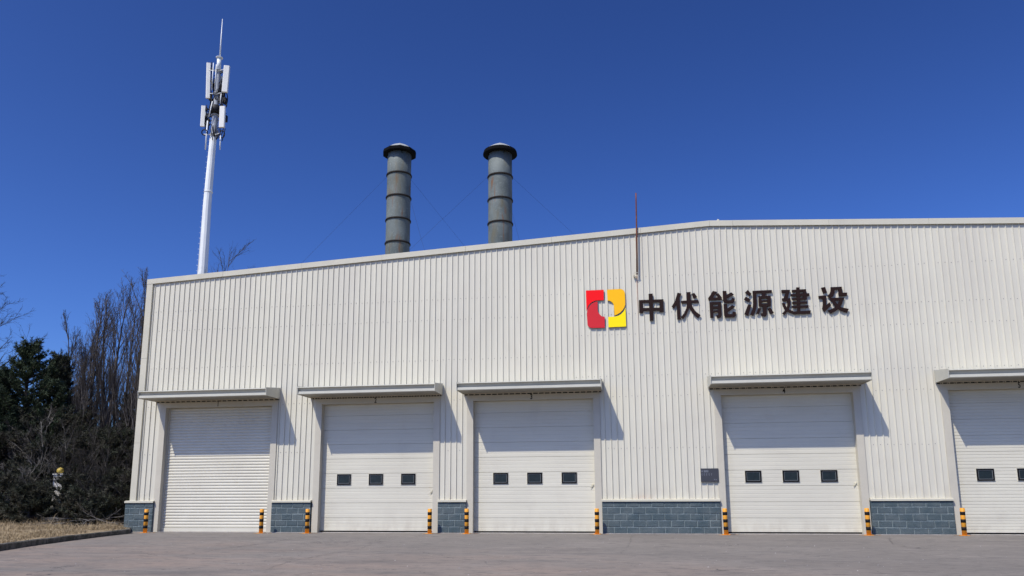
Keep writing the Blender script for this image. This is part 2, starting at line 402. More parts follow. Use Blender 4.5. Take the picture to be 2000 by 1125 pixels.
# loose grit
g = MB()
for k in range(700):
    x = random.uniform(-14, 16); y = random.uniform(-15, -.4)
    s = random.choice([.005, .007, .012]) * random.uniform(.6, 1.3); z = s*.5
    g.add([(x-s, y, GZ), (x, y-s, GZ), (x+s, y, GZ), (x, y+s, GZ), (x+s*.2, y, GZ+z*2)], [(0, 1, 4), (1, 2, 4), (2, 3, 4), (3, 0, 4)], random.choice([0, 0, 0, 0, 1]))
tag(g.build('loose_grit', [mat('grit_grey', (.30, .28, .27), .9), mat('grit_pale', (.42, .39, .36), .9)]), 'small loose grit and pebbles scattered over the asphalt yard', 'grit', kind='stuff')

# ---------------------------------------------------------------- warehouse
XL, XR, XRIDGE, ZR, SLP, BD = -17.80, 23.3, 2.75, 10.27, .0513, 40.0
def ztop(x): return ZR - SLP*abs(x-XRIDGE)
DOORS = [(-16.70, -12.61), (-10.75, -6.72), (-5.34, -1.29), (2.83, 6.88), (9.67, 13.72)]
DT, FWD, PZ = 4.35, .22, 1.0
hut = empty('warehouse', (0, 0, 0))
tag(hut, 'large off-white ribbed metal warehouse with five numbered vehicle doors', 'building')

# siding: one profile, cut round the door frames
xs = set([XL+.02, XR-.02])
prof = []
k0 = int(math.floor((XL-1.08)/.2))
x = 1.08+.2*k0
while x < XR:
    for dx, y in ((-.024, 0), (-.011, -.031), (.005, -.031), (.012, 0)):
        if XL+.02 < x+dx < XR-.02: prof.append((x+dx, y))
    x += .2
def py_(x):
    for (a, ya), (b, yb) in zip(prof, prof[1:]):
        if a <= x <= b: return ya+(yb-ya)*(x-a)/(b-a)
    return 0
cuts = [XL+.02, XR-.02]
for a, b in DOORS: cuts += [a-FWD+.03, b+FWD-.03]
P = sorted(set(prof + [(c, py_(c)) for c in cuts] + [(XRIDGE, py_(XRIDGE))]))
sd = MB()
for (a, ya), (b, yb) in zip(P, P[1:]):
    mid = (a+b)/2; z0 = PZ-.02
    for d0, d1 in DOORS:
        if d0-FWD+.03 < mid < d1+FWD-.03: z0 = DT+.12
    sd.add([(a, ya, z0), (b, yb, z0), (b, yb, ztop(b)-.1), (a, ya, ztop(a)-.1)], [(0, 1, 2, 3)])
# screws on the pans, a row at every girt
x = 1.18+.2*k0
while x < XR-.3:
    for zr in ((7.95, 7.22, 5.80, 4.40, 2.69) if x < -2 else (8.44, 7.18, 6.48, 5.07, 4.39, 2.69)):
        if x < XL+.25 or zr > ztop(x)-.4: continue
        if any(d0-.35 < x < d1+.35 for d0, d1 in DOORS) and zr < 5: continue
        if random.random() < .12: continue
        xx = x+random.uniform(-.015, .015); zz = zr+random.uniform(-.012, .012)
        sd.box(xx-.008, xx+.008, -.009, .0, zz-.009, zz+.009, 1)
    x += .2
sd.build('siding', [M_wall, M_screw], hut)
# other walls + roof
b = MB()
b.add([(XL+.02, .05, 0), (XL+.02, BD, 0), (XL+.02, BD, ztop(XL)-.1), (XL+.02, .05, ztop(XL)-.1)], [(0, 3, 2, 1)])
b.add([(XR-.02, .05, 0), (XR-.02, BD, 0), (XR-.02, BD, ztop(XR)-.1), (XR-.02, .05, ztop(XR)-.1)], [(0, 1, 2, 3)])
b.add([(XL+.02, BD, 0), (XR-.02, BD, 0), (XR-.02, BD, ztop(XR)-.1), (XRIDGE, BD, ZR-.1), (XL+.02, BD, ztop(XL)-.1)], [(4, 3, 2, 1, 0)])
b.build('side_wall', M_wall, hut)
r_ = MB()
for xa, xb in ((XL, XRIDGE), (XRIDGE, XR)):
    za, zb = ztop(xa)-.06, ztop(xb)-.06
    r_.add([(xa, .06, za), (xb, .06, zb), (xb, BD, zb), (xa, BD, za), (xa, .06, za-.08), (xb, .06, zb-.08), (xb, BD, zb-.08), (xa, BD, za-.08)],
           [(0, 1, 2, 3), (7, 6, 5, 4), (0, 4, 5, 1), (1, 5, 6, 2), (2, 6, 7, 3), (3, 7, 4, 0)])
r_.build('roof', M_roof, hut)
# verge cap in lengths with fine joints
c_ = MB()
xx = XL-.04
joints = [XL-.04]
while xx < XR: xx += 3.05; joints.append(min(xx, XR+.04))
joints = sorted(set(joints+[XRIDGE]))
for a, bb in zip(joints, joints[1:]):
    a += .003; bb -= .003; w0 = random.uniform(-.004, .004)
    za, zb = ztop(a), ztop(bb)
    hgt = .19
    c_.add([(a, -.075+w0, za-hgt), (bb, -.075+w0, zb-hgt), (bb, -.075+w0, zb), (a, -.075+w0, za), (a, .14, za+.012), (bb, .14, zb+.012), (a, .14, za-.1), (bb, .14, zb-.1), (a, -.035, za-hgt), (bb, -.035, zb-hgt)],
           [(0, 1, 2, 3), (3, 2, 5, 4), (4, 5, 7, 6), (0, 8, 9, 1), (0, 3, 4, 6, 8), (1, 9, 7, 5, 2)])
c_.build('verge_trim', M_trim, hut)
c_ = MB()
for z0, z1 in ((1.0, 3.1), (3.106, 6.2), (6.206, ztop(XL)-.19)):
    c_.box(XL-.035, XL+.20, -.068, .14, z0, z1)
c_.build('corner_trim', M_trim, hut)
c_ = MB(); c_.box(XR-.2, XR+.035, -.05, .14, 1.0, ztop(XR)-.19); c_.build('corner_trim', M_trim, hut)
rt = MB(); rt.lathe(XRIDGE+.3, .03, [(.05, ZR-.02), (.045, ZR+.03), (.02, ZR+.05)], 10); rt.build('roof_stud', M_trim, hut)

# plinths of rock-faced block
PL = [(-17.97, -16.88), (-12.42, -11.00), (-6.52, -5.56), (-1.07, 2.63), (7.12, 9.47), (13.94, 23.45)]
for a, b in PL:
    p = MB()
    p.box(a+.006, b-.006, -.094, .12, -.06, PZ-.02, 1)
    z = -.022; row = 0; rh = .207
    while z < PZ-.03:
        z1 = min(z+rh-.016, PZ-.03)
        x = a - (.2 if row % 2 else 0) - .02
        while x < b:
            x0, x1 = max(x, a), min(x+.385, b)
            if x1-x0 > .05 and z1-z > .03:
                yo = -.104+random.uniform(-.006, .003)
                p.bbox(x0, x1, yo, .02, z+random.uniform(0, .003), z1, .012, 0)
                if z1 < PZ-.05:
                    # chipped pale arris along part of the top edge
                    n_ = 6; 
                    for q in range(n_):
                        if random.random() < .62:
                            u0 = x0+.02+(x1-x0-.04)*q/n_; u1 = u0+(x1-x0-.04)/n_*random.uniform(.5, 1)
                            dz = random.uniform(.008, .02)
                            p.add([(u0, yo-.002, z1-.012-dz*.4), (u1, yo-.002, z1-.012-dz), (u1, yo+.009, z1-.001), (u0, yo+.009, z1-.001)], [(0, 1, 2, 3)], 2)
            x += .40
        z += rh; row += 1
    po = p.build('plinth', [M_block, M_mortar, M_chip], hut)
    cp = MB(); cp.extx([(.02, PZ+.055), (-.05, PZ+.055), (-.145, PZ+.035), (-.145, PZ-.025), (-.13, PZ-.025), (-.13, PZ-.002), (.02, PZ-.002)], a-.01, b+.01)
    cp.build('plinth_cap', M_trim, po, fix=True)
    fo = MB(); fo.box(a+.01, b-.01, -.17, -.02, GZ-.02, GZ+.014); fo.build('plinth_footing', M_conc, po)

# door frames, doors, awnings
def text_obj(body, size, loc, m, parent):
    cu = bpy.data.curves.new('number', 'FONT'); cu.body = body; cu.size = size; cu.align_x = 'CENTER'; cu.align_y = 'CENTER'; cu.extrude = .002; cu.offset = .004
    t = bpy.data.objects.new('tmp', cu); col.objects.link(t)
    dg = bpy.context.evaluated_depsgraph_get(); me = bpy.data.meshes.new_from_object(t.evaluated_get(dg))
    bpy.data.objects.remove(t)
    me.name = 'number'; me.materials.clear(); me.materials.append(m)
    for v in me.vertices: v.co = Vector((v.co.x*.70, v.co.z, v.co.y))
    bm = bmesh.new(); bm.from_mesh(me); bmesh.ops.recalc_face_normals(bm, faces=bm.faces); bm.to_mesh(me); bm.free()
    o = bpy.data.objects.new('door_number', me); o.location = Vector(loc)-parent_loc(parent); o.parent = parent; col.objects.link(o)
    return o
NUMX = [-14.68, -8.80, -3.35, 4.80, 11.71]
ordn = ['first', 'second', 'third', 'fourth', 'fifth']
for di, (a, b) in enumerate(DOORS):
    RY = .20
    # frame: two jambs and a mitred head wrapped round the opening, with reveals
    f = MB(); F = -.038; o_ = FWD
    f.prism([(a-o_, GZ-.01), (a, GZ-.01), (a, DT), (a-o_, DT+.19)], F, .0)
    f.prism([(b, GZ-.01), (b+o_, GZ-.01), (b+o_, DT+.19), (b, DT)], F, .0)
    f.prism([(a+.002, DT+.001), (b-.002, DT+.001), (b+o_-.002, DT+.19), (a-o_+.002, DT+.19)], F+.001, .0)
    f.box(a-.05, a, .001, .30, GZ-.01, DT); f.box(b, b+.05, .001, .30, GZ-.01, DT); f.box(a-.05, b+.05, .001, .30, DT, DT+.06)
    fo = f.build('door_frame', M_frame, hut, fix=True)
    text_obj(str(di+1), .24, (NUMX[di], F-.004, DT+.088), M_black, fo)
    t = MB(); t.box(a+.002, b-.002, -.10, .4, GZ-.02, GZ+.008); t.build('threshold', M_conc, fo)
    if di == 0:
        d = MB(); n_ = 41; h = DT/n_*1.0
        yz = []
        z = .10
        outline = [(RY+.02, .0)]
        pts_ = [(RY, -.01), (RY, .10)]
        while z < DT-.01:
            zz = min(z+.104, DT)
            for q in range(7):
                u = q/6; pts_.append((RY - .013*math.sin(math.pi*u)**.8 + (.008 if q in (0, 6) else 0), z+(zz-z)*u*.93))
            pts_.append((RY+.010, z+(zz-z)*.97))
            z += .104
        for (y0, z0), (y1, z1) in zip(pts_, pts_[1:]):
            if z1 <= DT: d.add([(a, y0, z0), (b, y0, z0), (b, y1, z1), (a, y1, z1)], [(0, 1, 2, 3)])
        d.box(a, b, RY-.03, RY+.03, GZ+.012, .10, 0)
        do = d.build('roller_door', M_shut, hut)
        tag(do, 'white roller shutter of narrow horizontal slats')
        for ga, gb in ((a+.001, a+.05), (b-.05, b-.001)):
            gd = MB(); gd.box(ga, gb, RY-.05, RY+.02, .0, DT); gd.build('guide_rail', M_frame, do)
    else:
        d = MB(); pts_ = [(RY+.012, .012)]
        sec = .5; z0 = .012; seams = [.45+.5*k for k in range(8)]+[DT]
        for s in seams:
            if di == 4: n_ = 5
            else: n_ = 4
            pitch = (s-z0)/n_
            pts_ += [(RY+.016, z0+.003), (RY, z0+.009)]
            for q in range(1, n_):
                zc = z0+pitch*q; dp = .0035 if di != 4 else .008
                pts_ += [(RY, zc-.012), (RY+dp, zc-.007), (RY+dp, zc+.005), (RY, zc+.010)]
            pts_ += [(RY, s-.006), (RY+.016, s-.002)]
            z0 = s
        # window openings are covered by framed windows set proud of the leaf
        for (y0, z0_), (y1, z1_) in zip(pts_, pts_[1:]):
            d.add([(a, y0, z0_), (b, y0, z0_), (b, y1, z1_), (a, y1, z1_)], [(0, 1, 2, 3)])
        do = d.build('sectional_door', M_door, hut)
        bs = MB(); bs.box(a+.01, b-.01, RY-.008, RY+.03, GZ+.01, .016); bs.build('bottom_seal', M_black, do)
        wx = [.56, 1.71, 2.86] if di == 1 else [.65, 1.80, 2.95]
        for q in wx:
            x0 = a+q; x1 = x0+.50; z0, z1 = 1.565, 1.93
            wm = MB(); fr = .045; y0 = RY-.028
            # light outer bead, black frame, grey inner bead, recessed dark pane
            def ring(xa, xb, za, zb, t, ya, yb, mi):
                wm.box(xa, xb, ya, yb, za, za+t, mi); wm.box(xa, xb, ya, yb, zb-t, zb, mi)
                wm.box(xa, xa+t, ya, yb, za+t, zb-t, mi); wm.box(xb-t, xb, ya, yb, za+t, zb-t, mi)
            ring(x0-.018, x1+.018, z0-.018, z1+.018, .018, RY-.012, RY+.01, 3)
            ring(x0, x1, z0, z1, fr, y0, RY+.01, 0)
            ring(x0+fr, x1-fr, z0+fr, z1-fr, .012, y0+.006, RY+.008, 2)
            wm.box(x0+fr+.012, x1-fr-.012, RY-.008, RY+.006, z0+fr+.012, z1-fr-.012, 1)
            wm.build('window', [M_black, M_glass, M_bead, M_door], do)
        # chipped pull handle at the right edge
        if di in (1, 2, 3):
            hm = MB(); hx = b-.10; hz = 1.48 if di != 1 else 1.32
            hm.box(hx-.03, hx+.03, RY-.012, RY, hz-.05, hz+.05); hm.tube([(hx-.05, RY-.03, hz-.07), (hx, RY-.035, hz), (hx+.05, RY-.03, hz+.08)], .008, 6)
            hm.build('handle', M_trim, do)
    # awning
    ax0 = [-17.13, -11.21, -5.69, 2.43, 9.33][di]; ax1 = ax0+[4.80, 4.80, 4.72, 4.76, 4.76][di]
    aw = MB(); Yf = -1.03
    aw.extx([(-.04, 4.955), (Yf+.02, 4.845), (Yf+.02, 4.83), (-.04, 4.93)], ax0+.03, ax1-.03)       # sheet
    ao = aw.build('awning', M_gutter, hut, fix=True)
    gt = MB()
    gt.extx([(Yf+.04, 4.835), (Yf-.075, 4.832), (Yf-.08, 4.806), (Yf-.02, 4.806), (Yf-.012, 4.800), (Yf+.048, 4.690), (Yf-.030, 4.684), (Yf-.034, 4.600), (Yf-.015, 4.585), (Yf+.07, 4.585), (Yf+.07, 4.835)], ax0+.02, ax1-.02)
    gt.build('fascia', M_gutter, ao, fix=True)
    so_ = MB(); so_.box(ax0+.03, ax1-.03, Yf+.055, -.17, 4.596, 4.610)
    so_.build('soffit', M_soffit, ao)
    for xe0, xe1 in ((ax0, ax0+.018), (ax1-.018, ax1)):
        en = MB(); en.extx([(-.035, 4.975), (Yf-.082, 4.855), (Yf-.05, 4.58), (-.035, 4.58)], xe0, xe1)
        en.build('end_panel', M_gutter, ao, fix=True)
    br = MB(); br.box(ax0+.03, ax1-.03, -.145, -.085, 4.572, 4.612)
    x = ax0+.15
    while x < ax1-.1:
        br.box(x-.012, x+.012, -.168, -.146, 4.596, 4.609); br.box(x+.03, x+.055, -.085, -.04, 4.545, 4.60); x += .2
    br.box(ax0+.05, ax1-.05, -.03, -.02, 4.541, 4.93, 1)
    br.build('batten', [M_frame, M_dark], ao)

# ---------------------------------------------------------------- chimneys (parts of the warehouse)
def flue(cx, CY, rad, ztp, bands, nsides, label, wires):
    m = MB(); zb = ztop(cx)-.1
    prof_ = [(rad, zb)]
    for z in sorted(bands): prof_ += [(rad*(1.0), z-.015), (rad*1.0, z+.015)]
    prof_ += [(rad, ztp-.442)]
    m.lathe(cx, CY, prof_, 40)
    o = m.build('chimney', M_flue, hut); tag(o, label)
    for z in bands:
        bm_ = MB(); bm_.lathe(cx, CY, [(rad+.002, z-.045), (rad+.04, z-.04), (rad+.045, z+.005), (rad+.035, z+.03), (rad+.002, z+.035)], 40)
        bm_.build('band', M_flued, o)
    k = MB()
    R2 = rad*1.42
    k.lathe(cx, CY, [(R2*.97, ztp-.27), (R2*.5, ztp-.03), (.03, ztp+.16)], nsides, smooth=False)
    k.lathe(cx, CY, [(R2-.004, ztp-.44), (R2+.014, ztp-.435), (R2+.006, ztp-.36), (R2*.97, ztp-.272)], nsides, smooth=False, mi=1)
    for q in range(4):
        an = q*math.pi/2+.5; k.box(cx+rad*math.cos(an)-.015, cx+rad*math.cos(an)+.015, CY+rad*math.sin(an)-.015, CY+rad*math.sin(an)+.015, ztp-.55, ztp-.38, 1)
    k.build('chimney_cap', [M_cap, M_capdk], o)
    for (p0, p1) in wires:
        d_ = p1-p0
        t = 1.0
        while (p0+d_*t).z > ztop((p0+d_*t).x)-.02 and t < 3: t += .01
        wm = MB(); wm.tube([p0, p0+d_*t], .0035, 5); wm.build('guy_wire', M_cable, o)
CYc = 7.0
def zc(px, py): return at(px, py, CYc-.55).z
cA = at(778.3, 400, CYc); cB = at(977, 400, CYc)
rA = .55
flue(cA.x+.0, CYc, rA, zc(781, 280)+.12, [zc(779, q) for q in (334, 378.5, 423.5, 469)], 10, 'weathered steel chimney, the left of the two on the roof',
     [(at(757, 344, CYc), at(590, 513, 3.0)), (at(802, 350, CYc), at(905, 478, 12.0)), (at(801, 388, CYc), at(829, 489, 4.5))])
flue(cB.x, CYc, rA*.985, zc(975, 280)+.12, [zc(977, q) for q in (337, 383.5, 430)], 26, 'rust streaked chimney with round cap, the right of the two on the roof',
     [(at(952, 346, CYc), at(800, 488, 3.0)), (at(1000, 346, CYc), at(1120, 457, 12.0)), (at(999, 410, CYc), at(1014, 468, 4.5))])

# ---------------------------------------------------------------- rusty pole with its bracket
pr = empty('rusty_pole', at(1244, 536, -.12)); tag(pr, 'thin rusty steel pole bolted to the gable and rising above the roofline', 'pole')
m = MB(); m.tube([at(1244.3, 536, -.12), at(1243.6, 460, -.12), at(1242, 377, -.12)], [.030, .027, .022], 10); m.build('pole_tube', M_rust, pr, loc=pr.location)
p = at(1244, 536, -.12)
m = MB(); m.box(p.x-.12, p.x-.02, -.12, -.03, p.z-.07, p.z-.055); m.box(p.x-.12, p.x-.105, -.12, -.03, p.z-.054, p.z+.06); m.box(p.x-.104, p.x+.045, -.155, -.14, p.z+.045, p.z+.06)
m.build('bracket', M_frame, pr, loc=pr.location)

# ---------------------------------------------------------------- bollards
bdef = [(283, 'orange striped bollard left of the roller shutter, against the corner plinth'),
        (509.5, 'orange striped bollard at the right jamb of the roller shutter'),
        (599.5, 'orange striped bollard between the roller shutter and the sectional door beside it, nearer that door'),
        (839, 'orange striped bollard at the left end of the narrowest plinth'),
        (911.5, 'orange striped bollard at the right end of the narrowest plinth'),
        (1166.5, 'orange striped bollard at the left end of the longest plinth'),
        (1418.5, 'orange striped bollard at the right end of the longest plinth, below the plaque'),
        (1697, 'orange striped bollard at the left end of the plinth between the two rightmost doors'),
        (1883.5, 'rightmost orange striped bollard in view, beside the door cut off by the photo edge')]
BY = [-.62, -.60, -.55, -.50, -.50, -.46, -.55, -.50, -.50]
def copy_tree(o, parent=None):
    c = o.copy(); col.objects.link(c); c.parent = parent
    for ch in o.children: copy_tree(ch, c)
    return c
def make_bollard():
    r0 = empty('bollard')
    m = MB(); rr = .068; H = .80
    m.lathe(0, 0, [(rr, 0), (rr, H-.012), (rr-.012, H)], 24); m.build('post', M_orange, r0)
    for z in (.20, .425, .645):
        b_ = MB(); b_.lathe(0, 0, [(rr+.0005, z-.050), (rr+.003, z-.049), (rr+.003, z+.049), (rr+.0005, z+.050)], 24); b_.build('black_band', M_tape, r0)
    p_ = MB(); p_.box(-.115, .115, -.105, .105, .0, .010)
    for sx_ in (-1, 1):
        for sy2 in (-1, 1): p_.lathe(sx_*.092, sy2*.082, [(.012, .01), (.012, .024)], 6)
    p_.build('base_plate', M_orange, r0)
    s_ = MB(); n_ = 22; vs = []
    for q in range(n_):
        an = 2*math.pi*q/n_; rad_ = .24*(1+.3*math.sin(3*an+1)+.12*math.sin(7*an)); vs.append((rad_*math.cos(an)*1.15, rad_*.8*math.sin(an), .004))
    s_.add(vs, [tuple(range(n_))]); s_.build('overspray', M_splash, r0)
    return r0
proto = make_bollard()
for i, (px, lab) in enumerate(bdef):
    o = proto if i == 0 else copy_tree(proto)
    q = at(px, 1041, BY[i]); o.location = (q.x, BY[i], GZ); o.rotation_euler.z = R(random.uniform(-8, 8)); o.rotation_euler.y = R(random.uniform(-.9, .9))
    o['label'] = lab; o['category'] = 'bollard'; o['group'] = 'striped bollards guarding the warehouse doors'

# ---------------------------------------------------------------- plaque
p0 = at(1368, 915, -.06); p1 = at(1404, 941, -.06)
pq = empty('plaque', ((p0.x+p1.x)/2, -.04, p1.z)); tag(pq, 'small dark slate plaque with faint pale lettering on the siding left of door 4', 'plaque')
m = MB(); m.bbox(p0.x, p1.x, -.075, -.045, p1.z, p0.z, .006); m.box(p0.x+.05, p1.x-.05, -.045, -.025, p1.z+.08, p0.z-.08); m.build('panel', M_plq, pq, loc=pq.location)
m = MB(); W_ = p1.x-p0.x; H_ = p0.z-p1.z
def pm(u0, u1, v0, v1): m.box(p0.x+W_*u0, p0.x+W_*u1, -.0775, -.0755, p0.z-H_*v1, p0.z-H_*v0)
m2 = [(.07, .085), (.11, .125)]
for u in (.06, .105): pm(u, u+.012, .15, .27)
pm(.055, .125, .20, .225)
u = .19
for wdt in (.045, .04, .045, .04, .045):
    pm(u, u+wdt*.25, .15, .28); pm(u+wdt*.3, u+wdt*.8, .15, .175); pm(u+wdt*.3, u+wdt*.8, .25, .275); pm(u+wdt*.5, u+wdt*.65, .18, .245); u += .052
for u in (.06, .19, .32, .46, .60):
    pm(u, u+.010, .38, .52); pm(u+.015, u+.035, .38, .40); pm(u+.015, u+.035, .50, .52)
pm(.765, .785, .80, .87); pm(.84, .88, .83, .855)
m.build('lettering', M_plqt, pq, loc=pq.location)

# ---------------------------------------------------------------- company sign
SY = -.068
sg = empty('company_sign', (2.8, -.1, 6.6)); tag(sg, 'wall sign of red and yellow emblem with six dark brown characters', 'sign')
def poly(pts, ox, oy, s):
    r = []
    for x, y in pts:
        q = at(ox+x/s, oy+y/s, SY); r.append((q.x, q.z))
    return r
def glyph(name, strokes, ox, oy, s, mt, parent, label=None, th=.036):
    m = MB()
    for i, st in enumerate(strokes):
        P_ = poly(st, ox, oy, s); y0 = SY-.0013*i
        n = len(P_)
        area = sum(P_[i_][0]*P_[(i_+1)%n][1]-P_[(i_+1)%n][0]*P_[i_][1] for i_ in range(n))
        if area < 0: P_ = P_[::-1]
        m.add([(x, y0, z) for x, z in P_]+[(x, y0+th, z) for x, z in P_], [tuple(range(n))], 0)
        o_ = len(m.v)-2*n
        for i_ in range(n): m.f.append([o_+i_, o_+i_+n, o_+(i_+1)%n+n, o_+(i_+1)%n]); m.m.append(1); m.sm.append(False)
        m.f.append([o_+n+q for q in range(n)][::-1]); m.m.append(1); m.sm.append(False)
        # stand-off pin to the wall
    cx_ = sum(q[0] for q in P_)/len(P_); cz_ = sum(q[1] for q in P_)/len(P_)
    m.tube([(cx_, SY+th-.002, cz_), (cx_, -.002, cz_)], .008, 6, 1)
    o = m.build(name, [mt, M_lside], parent, loc=sg.location)
    if label: tag(o, label)
    return o
em = empty('emblem'); em.parent = sg
def rnd(cx, cy, r, a0, a1, n=7): return [(cx+r*math.cos(R(a0+(a1-a0)*i/n)), cy+r*math.sin(R(a0+(a1-a0)*i/n))) for i in range(n+1)]
L = (1120, 540, 9.3714)
glyph('emblem_piece', [[(228,257),(553,243),(555,432),(438,437),(400,442),(350,462),(305,495),(270,540),(252,590),(243,635),(238,600)]], *L, M_red, em, 'bright red upper left piece')
glyph('emblem_piece', [[(440,455),(443,560),(447,640),(462,668),(490,705),(525,732),(572,735),(575,938),(330,942),(300,934),(275,915),(258,888),(250,760),(245,680),(255,620),(275,570),(310,520),(350,488),(395,467)]], *L, M_dred, em, 'dark red lower left piece')
glyph('emblem_piece', [[(613,242),(850,227),(885,233),(915,250),(935,280),(942,320),(948,450),(948,520),(930,570),(900,615),(850,665),(800,695),(750,714),(746,620),(738,520),(715,480),(680,450),(625,438)]], *L, M_amb, em, 'amber upper right piece')
glyph('emblem_piece', [[(635,740),(760,734),(820,718),(870,690),(910,650),(935,610),(950,572),(957,700),(965,915),(642,930)]], *L, M_yel, em, 'yellow lower right piece')
A = (1230, 550, 9.0909); B = (1440, 550, 8.3333)
glyph('character', [[(163,328),(225,326),(238,555),(167,552)],[(163,328),(597,312),(600,362),(165,375)],[(527,315),(597,312),(605,537),(530,540)],[(170,470),(603,460),(605,510),(172,520)],[(333,218),(407,212),(422,690),(355,692)]], *A, M_brown, sg)
glyph('character', [[(848,195),(918,212),(870,330),(785,482),(745,440),(800,350)],[(830,340),(885,290),(905,668),(843,672)],[(910,340),(1215,325),(1230,372),(915,385)],
 [(1008,188),(1080,184),(1082,380),(1050,480),(1010,580),(945,668),(912,628),(965,560),(1005,470),(1018,370)],[(1082,370),(1120,460),(1170,530),(1260,598),(1212,648),(1130,575),(1080,500),(1052,440)],[(1095,218),(1145,200),(1195,270),(1142,298)]], *A, M_brown, sg)
glyph('character', [[(1475,165),(1550,182),(1495,255),(1470,300),(1400,310),(1393,290),(1430,240)],[(1393,290),(1620,275),(1640,318),(1400,333)],[(1525,215),(1575,208),(1642,290),(1600,325)],
 [(1415,370),(1480,366),(1488,640),(1430,640)],[(1415,365),(1620,355),(1622,400),(1418,410)],[(1560,360),(1620,356),(1634,600),(1620,632),(1600,642),(1550,642),(1530,592),(1568,592)],[(1470,440),(1570,436),(1572,478),(1472,482)],[(1475,515),(1575,510),(1578,545),(1478,550)],
 [(1648,165),(1715,165),(1722,315),(1740,332),(1800,328),(1815,285),(1868,310),(1855,360),(1830,380),(1700,382),(1670,365),(1656,330)],[(1715,240),(1800,190),(1850,232),(1722,300)],
 [(1665,400),(1728,400),(1738,560),(1755,578),(1820,575),(1828,530),(1888,545),(1884,600),(1862,630),(1710,635),(1686,622),(1676,595)],[(1728,480),(1820,415),(1870,450),(1735,543)]], *A, M_brown, sg)
glyph('character', [[(170,135),(232,198),(200,232),(125,180)],[(140,242),(220,292),(190,335),(108,288)],[(178,365),(230,380),(180,555),(115,530)],[(250,150),(560,135),(565,178),(250,192)],
 [(250,150),(310,148),(318,380),(300,470),(262,555),(210,535),(250,440),(258,360)],[(400,180),(470,177),(458,240),(400,243)],[(342,235),(545,228),(546,268),(344,275)],[(342,235),(392,233),(400,405),(350,405)],[(488,230),(545,228),(548,402),(492,405)],
 [(385,305),(495,300),(496,330),(388,338)],[(350,365),(548,358),(548,402),(352,408)],[(412,395),(478,395),(482,535),(470,560),(450,568),(395,560),(380,515),(415,515)],[(340,432),(395,435),(350,530),(308,522)],[(490,440),(540,425),(595,508),(545,530)]], *B, M_brown, sg)
glyph('character', [[(718,135),(860,132),(852,178),(722,185)],[(795,160),(856,150),(815,290),(745,290)],[(728,272),(862,268),(858,312),(730,315)],[(805,270),(865,268),(868,380),(830,470),(770,545),(730,518),(800,440),(815,380)],
 [(725,352),(770,345),(800,415),(850,455),(925,485),(1200,468),(1188,522),(920,530),(830,492),(765,440)],[(960,95),(1015,92),(1028,488),(978,490)],[(888,135),(1118,122),(1122,160),(890,172)],[(1070,126),(1118,122),(1135,290),(1075,292)],
 [(868,203),(1172,188),(1175,230),(870,240)],[(892,268),(1133,258),(1133,292),(895,302)],[(893,330),(1140,320),(1142,358),(895,368)],[(888,395),(1158,385),(1160,425),(890,430)]], *B, M_brown, sg)
glyph('character', [[(1365,100),(1430,85),(1462,175),(1400,192)],[(1322,232),(1445,222),(1450,268),(1325,275)],[(1390,230),(1447,225),(1450,382),(1500,335),(1530,385),(1420,495),(1380,440),(1395,400)],
 [(1520,92),(1580,90),(1585,180),(1565,235),(1510,268),(1460,232),(1508,190),(1520,150)],[(1520,90),(1700,82),(1702,125),(1522,135)],[(1640,88),(1700,82),(1710,180),(1790,178),(1785,228),(1670,238),(1648,215)],
 [(1505,265),(1735,258),(1730,305),(1512,308)],[(1507,290),(1580,295),(1640,385),(1700,420),(1815,445),(1785,508),(1690,475),(1610,420)],[(1665,290),(1735,262),(1705,360),(1660,430),(1600,480),(1520,520),(1472,470),(1570,430),(1630,370)]], *B, M_brown, sg)

# ---------------------------------------------------------------- mobile phone mast
TY = 20.0
def T(px, py, dy=0): return at(px, py, TY+dy)
b0 = T(390, 620); bz = b0.z
base = T(383.5, 700); base = Vector((base.x-.25, TY, 0.1))
tw = empty('phone_mast', base); tag(tw, 'tall white phone mast with stacked panel antennas behind the warehouse', 'mast')
LOC = tw.location
m = MB()
pA = T(396.5, 520); pB = T(417.6, 262)
m.tube([base, pA, T(404.7, 400), T(413.6, 300), pB], [.46, .315, .27, .235, .215], 12, smooth=False)
m.lathe(T(407, 375).x, TY, [(.29, T(407, 376).z), (.30, T(407, 375.5).z), (.29, T(407, 374.5).z)], 12)
m.build('mast_pole', M_twhite, tw, loc=LOC)
m = MB(); m.tube([pB, T(422.3, 205), T(427, 138)], [.215, .20, .17], 12, smooth=False)
for yy_ in (264, 226, 184, 139): q = T(417.8+(262-yy_)*.075, yy_); m.lathe(q.x, TY, [(.28, q.z-.03), (.30, q.z), (.28, q.z+.03)], 16)
m.build('upper_section', M_tgrey, tw, loc=LOC)
m = MB(); m.tube([T(427, 138), T(428.5, 113)], [.15, .15], 12); q = T(428.7, 113); m.lathe(q.x, TY, [(.17, q.z-.05), (.24, q.z-.02), (.24, q.z+.01), (.10, q.z+.07)], 16)
m.build('mast_head', M_twhite, tw, loc=LOC)
m = MB(); m.tube([T(429.5, 113), T(432, 75), T(434.5, 37)], [.055, .045, .018], 8); m.build('lightning_rod', M_twhite, tw, loc=LOC)
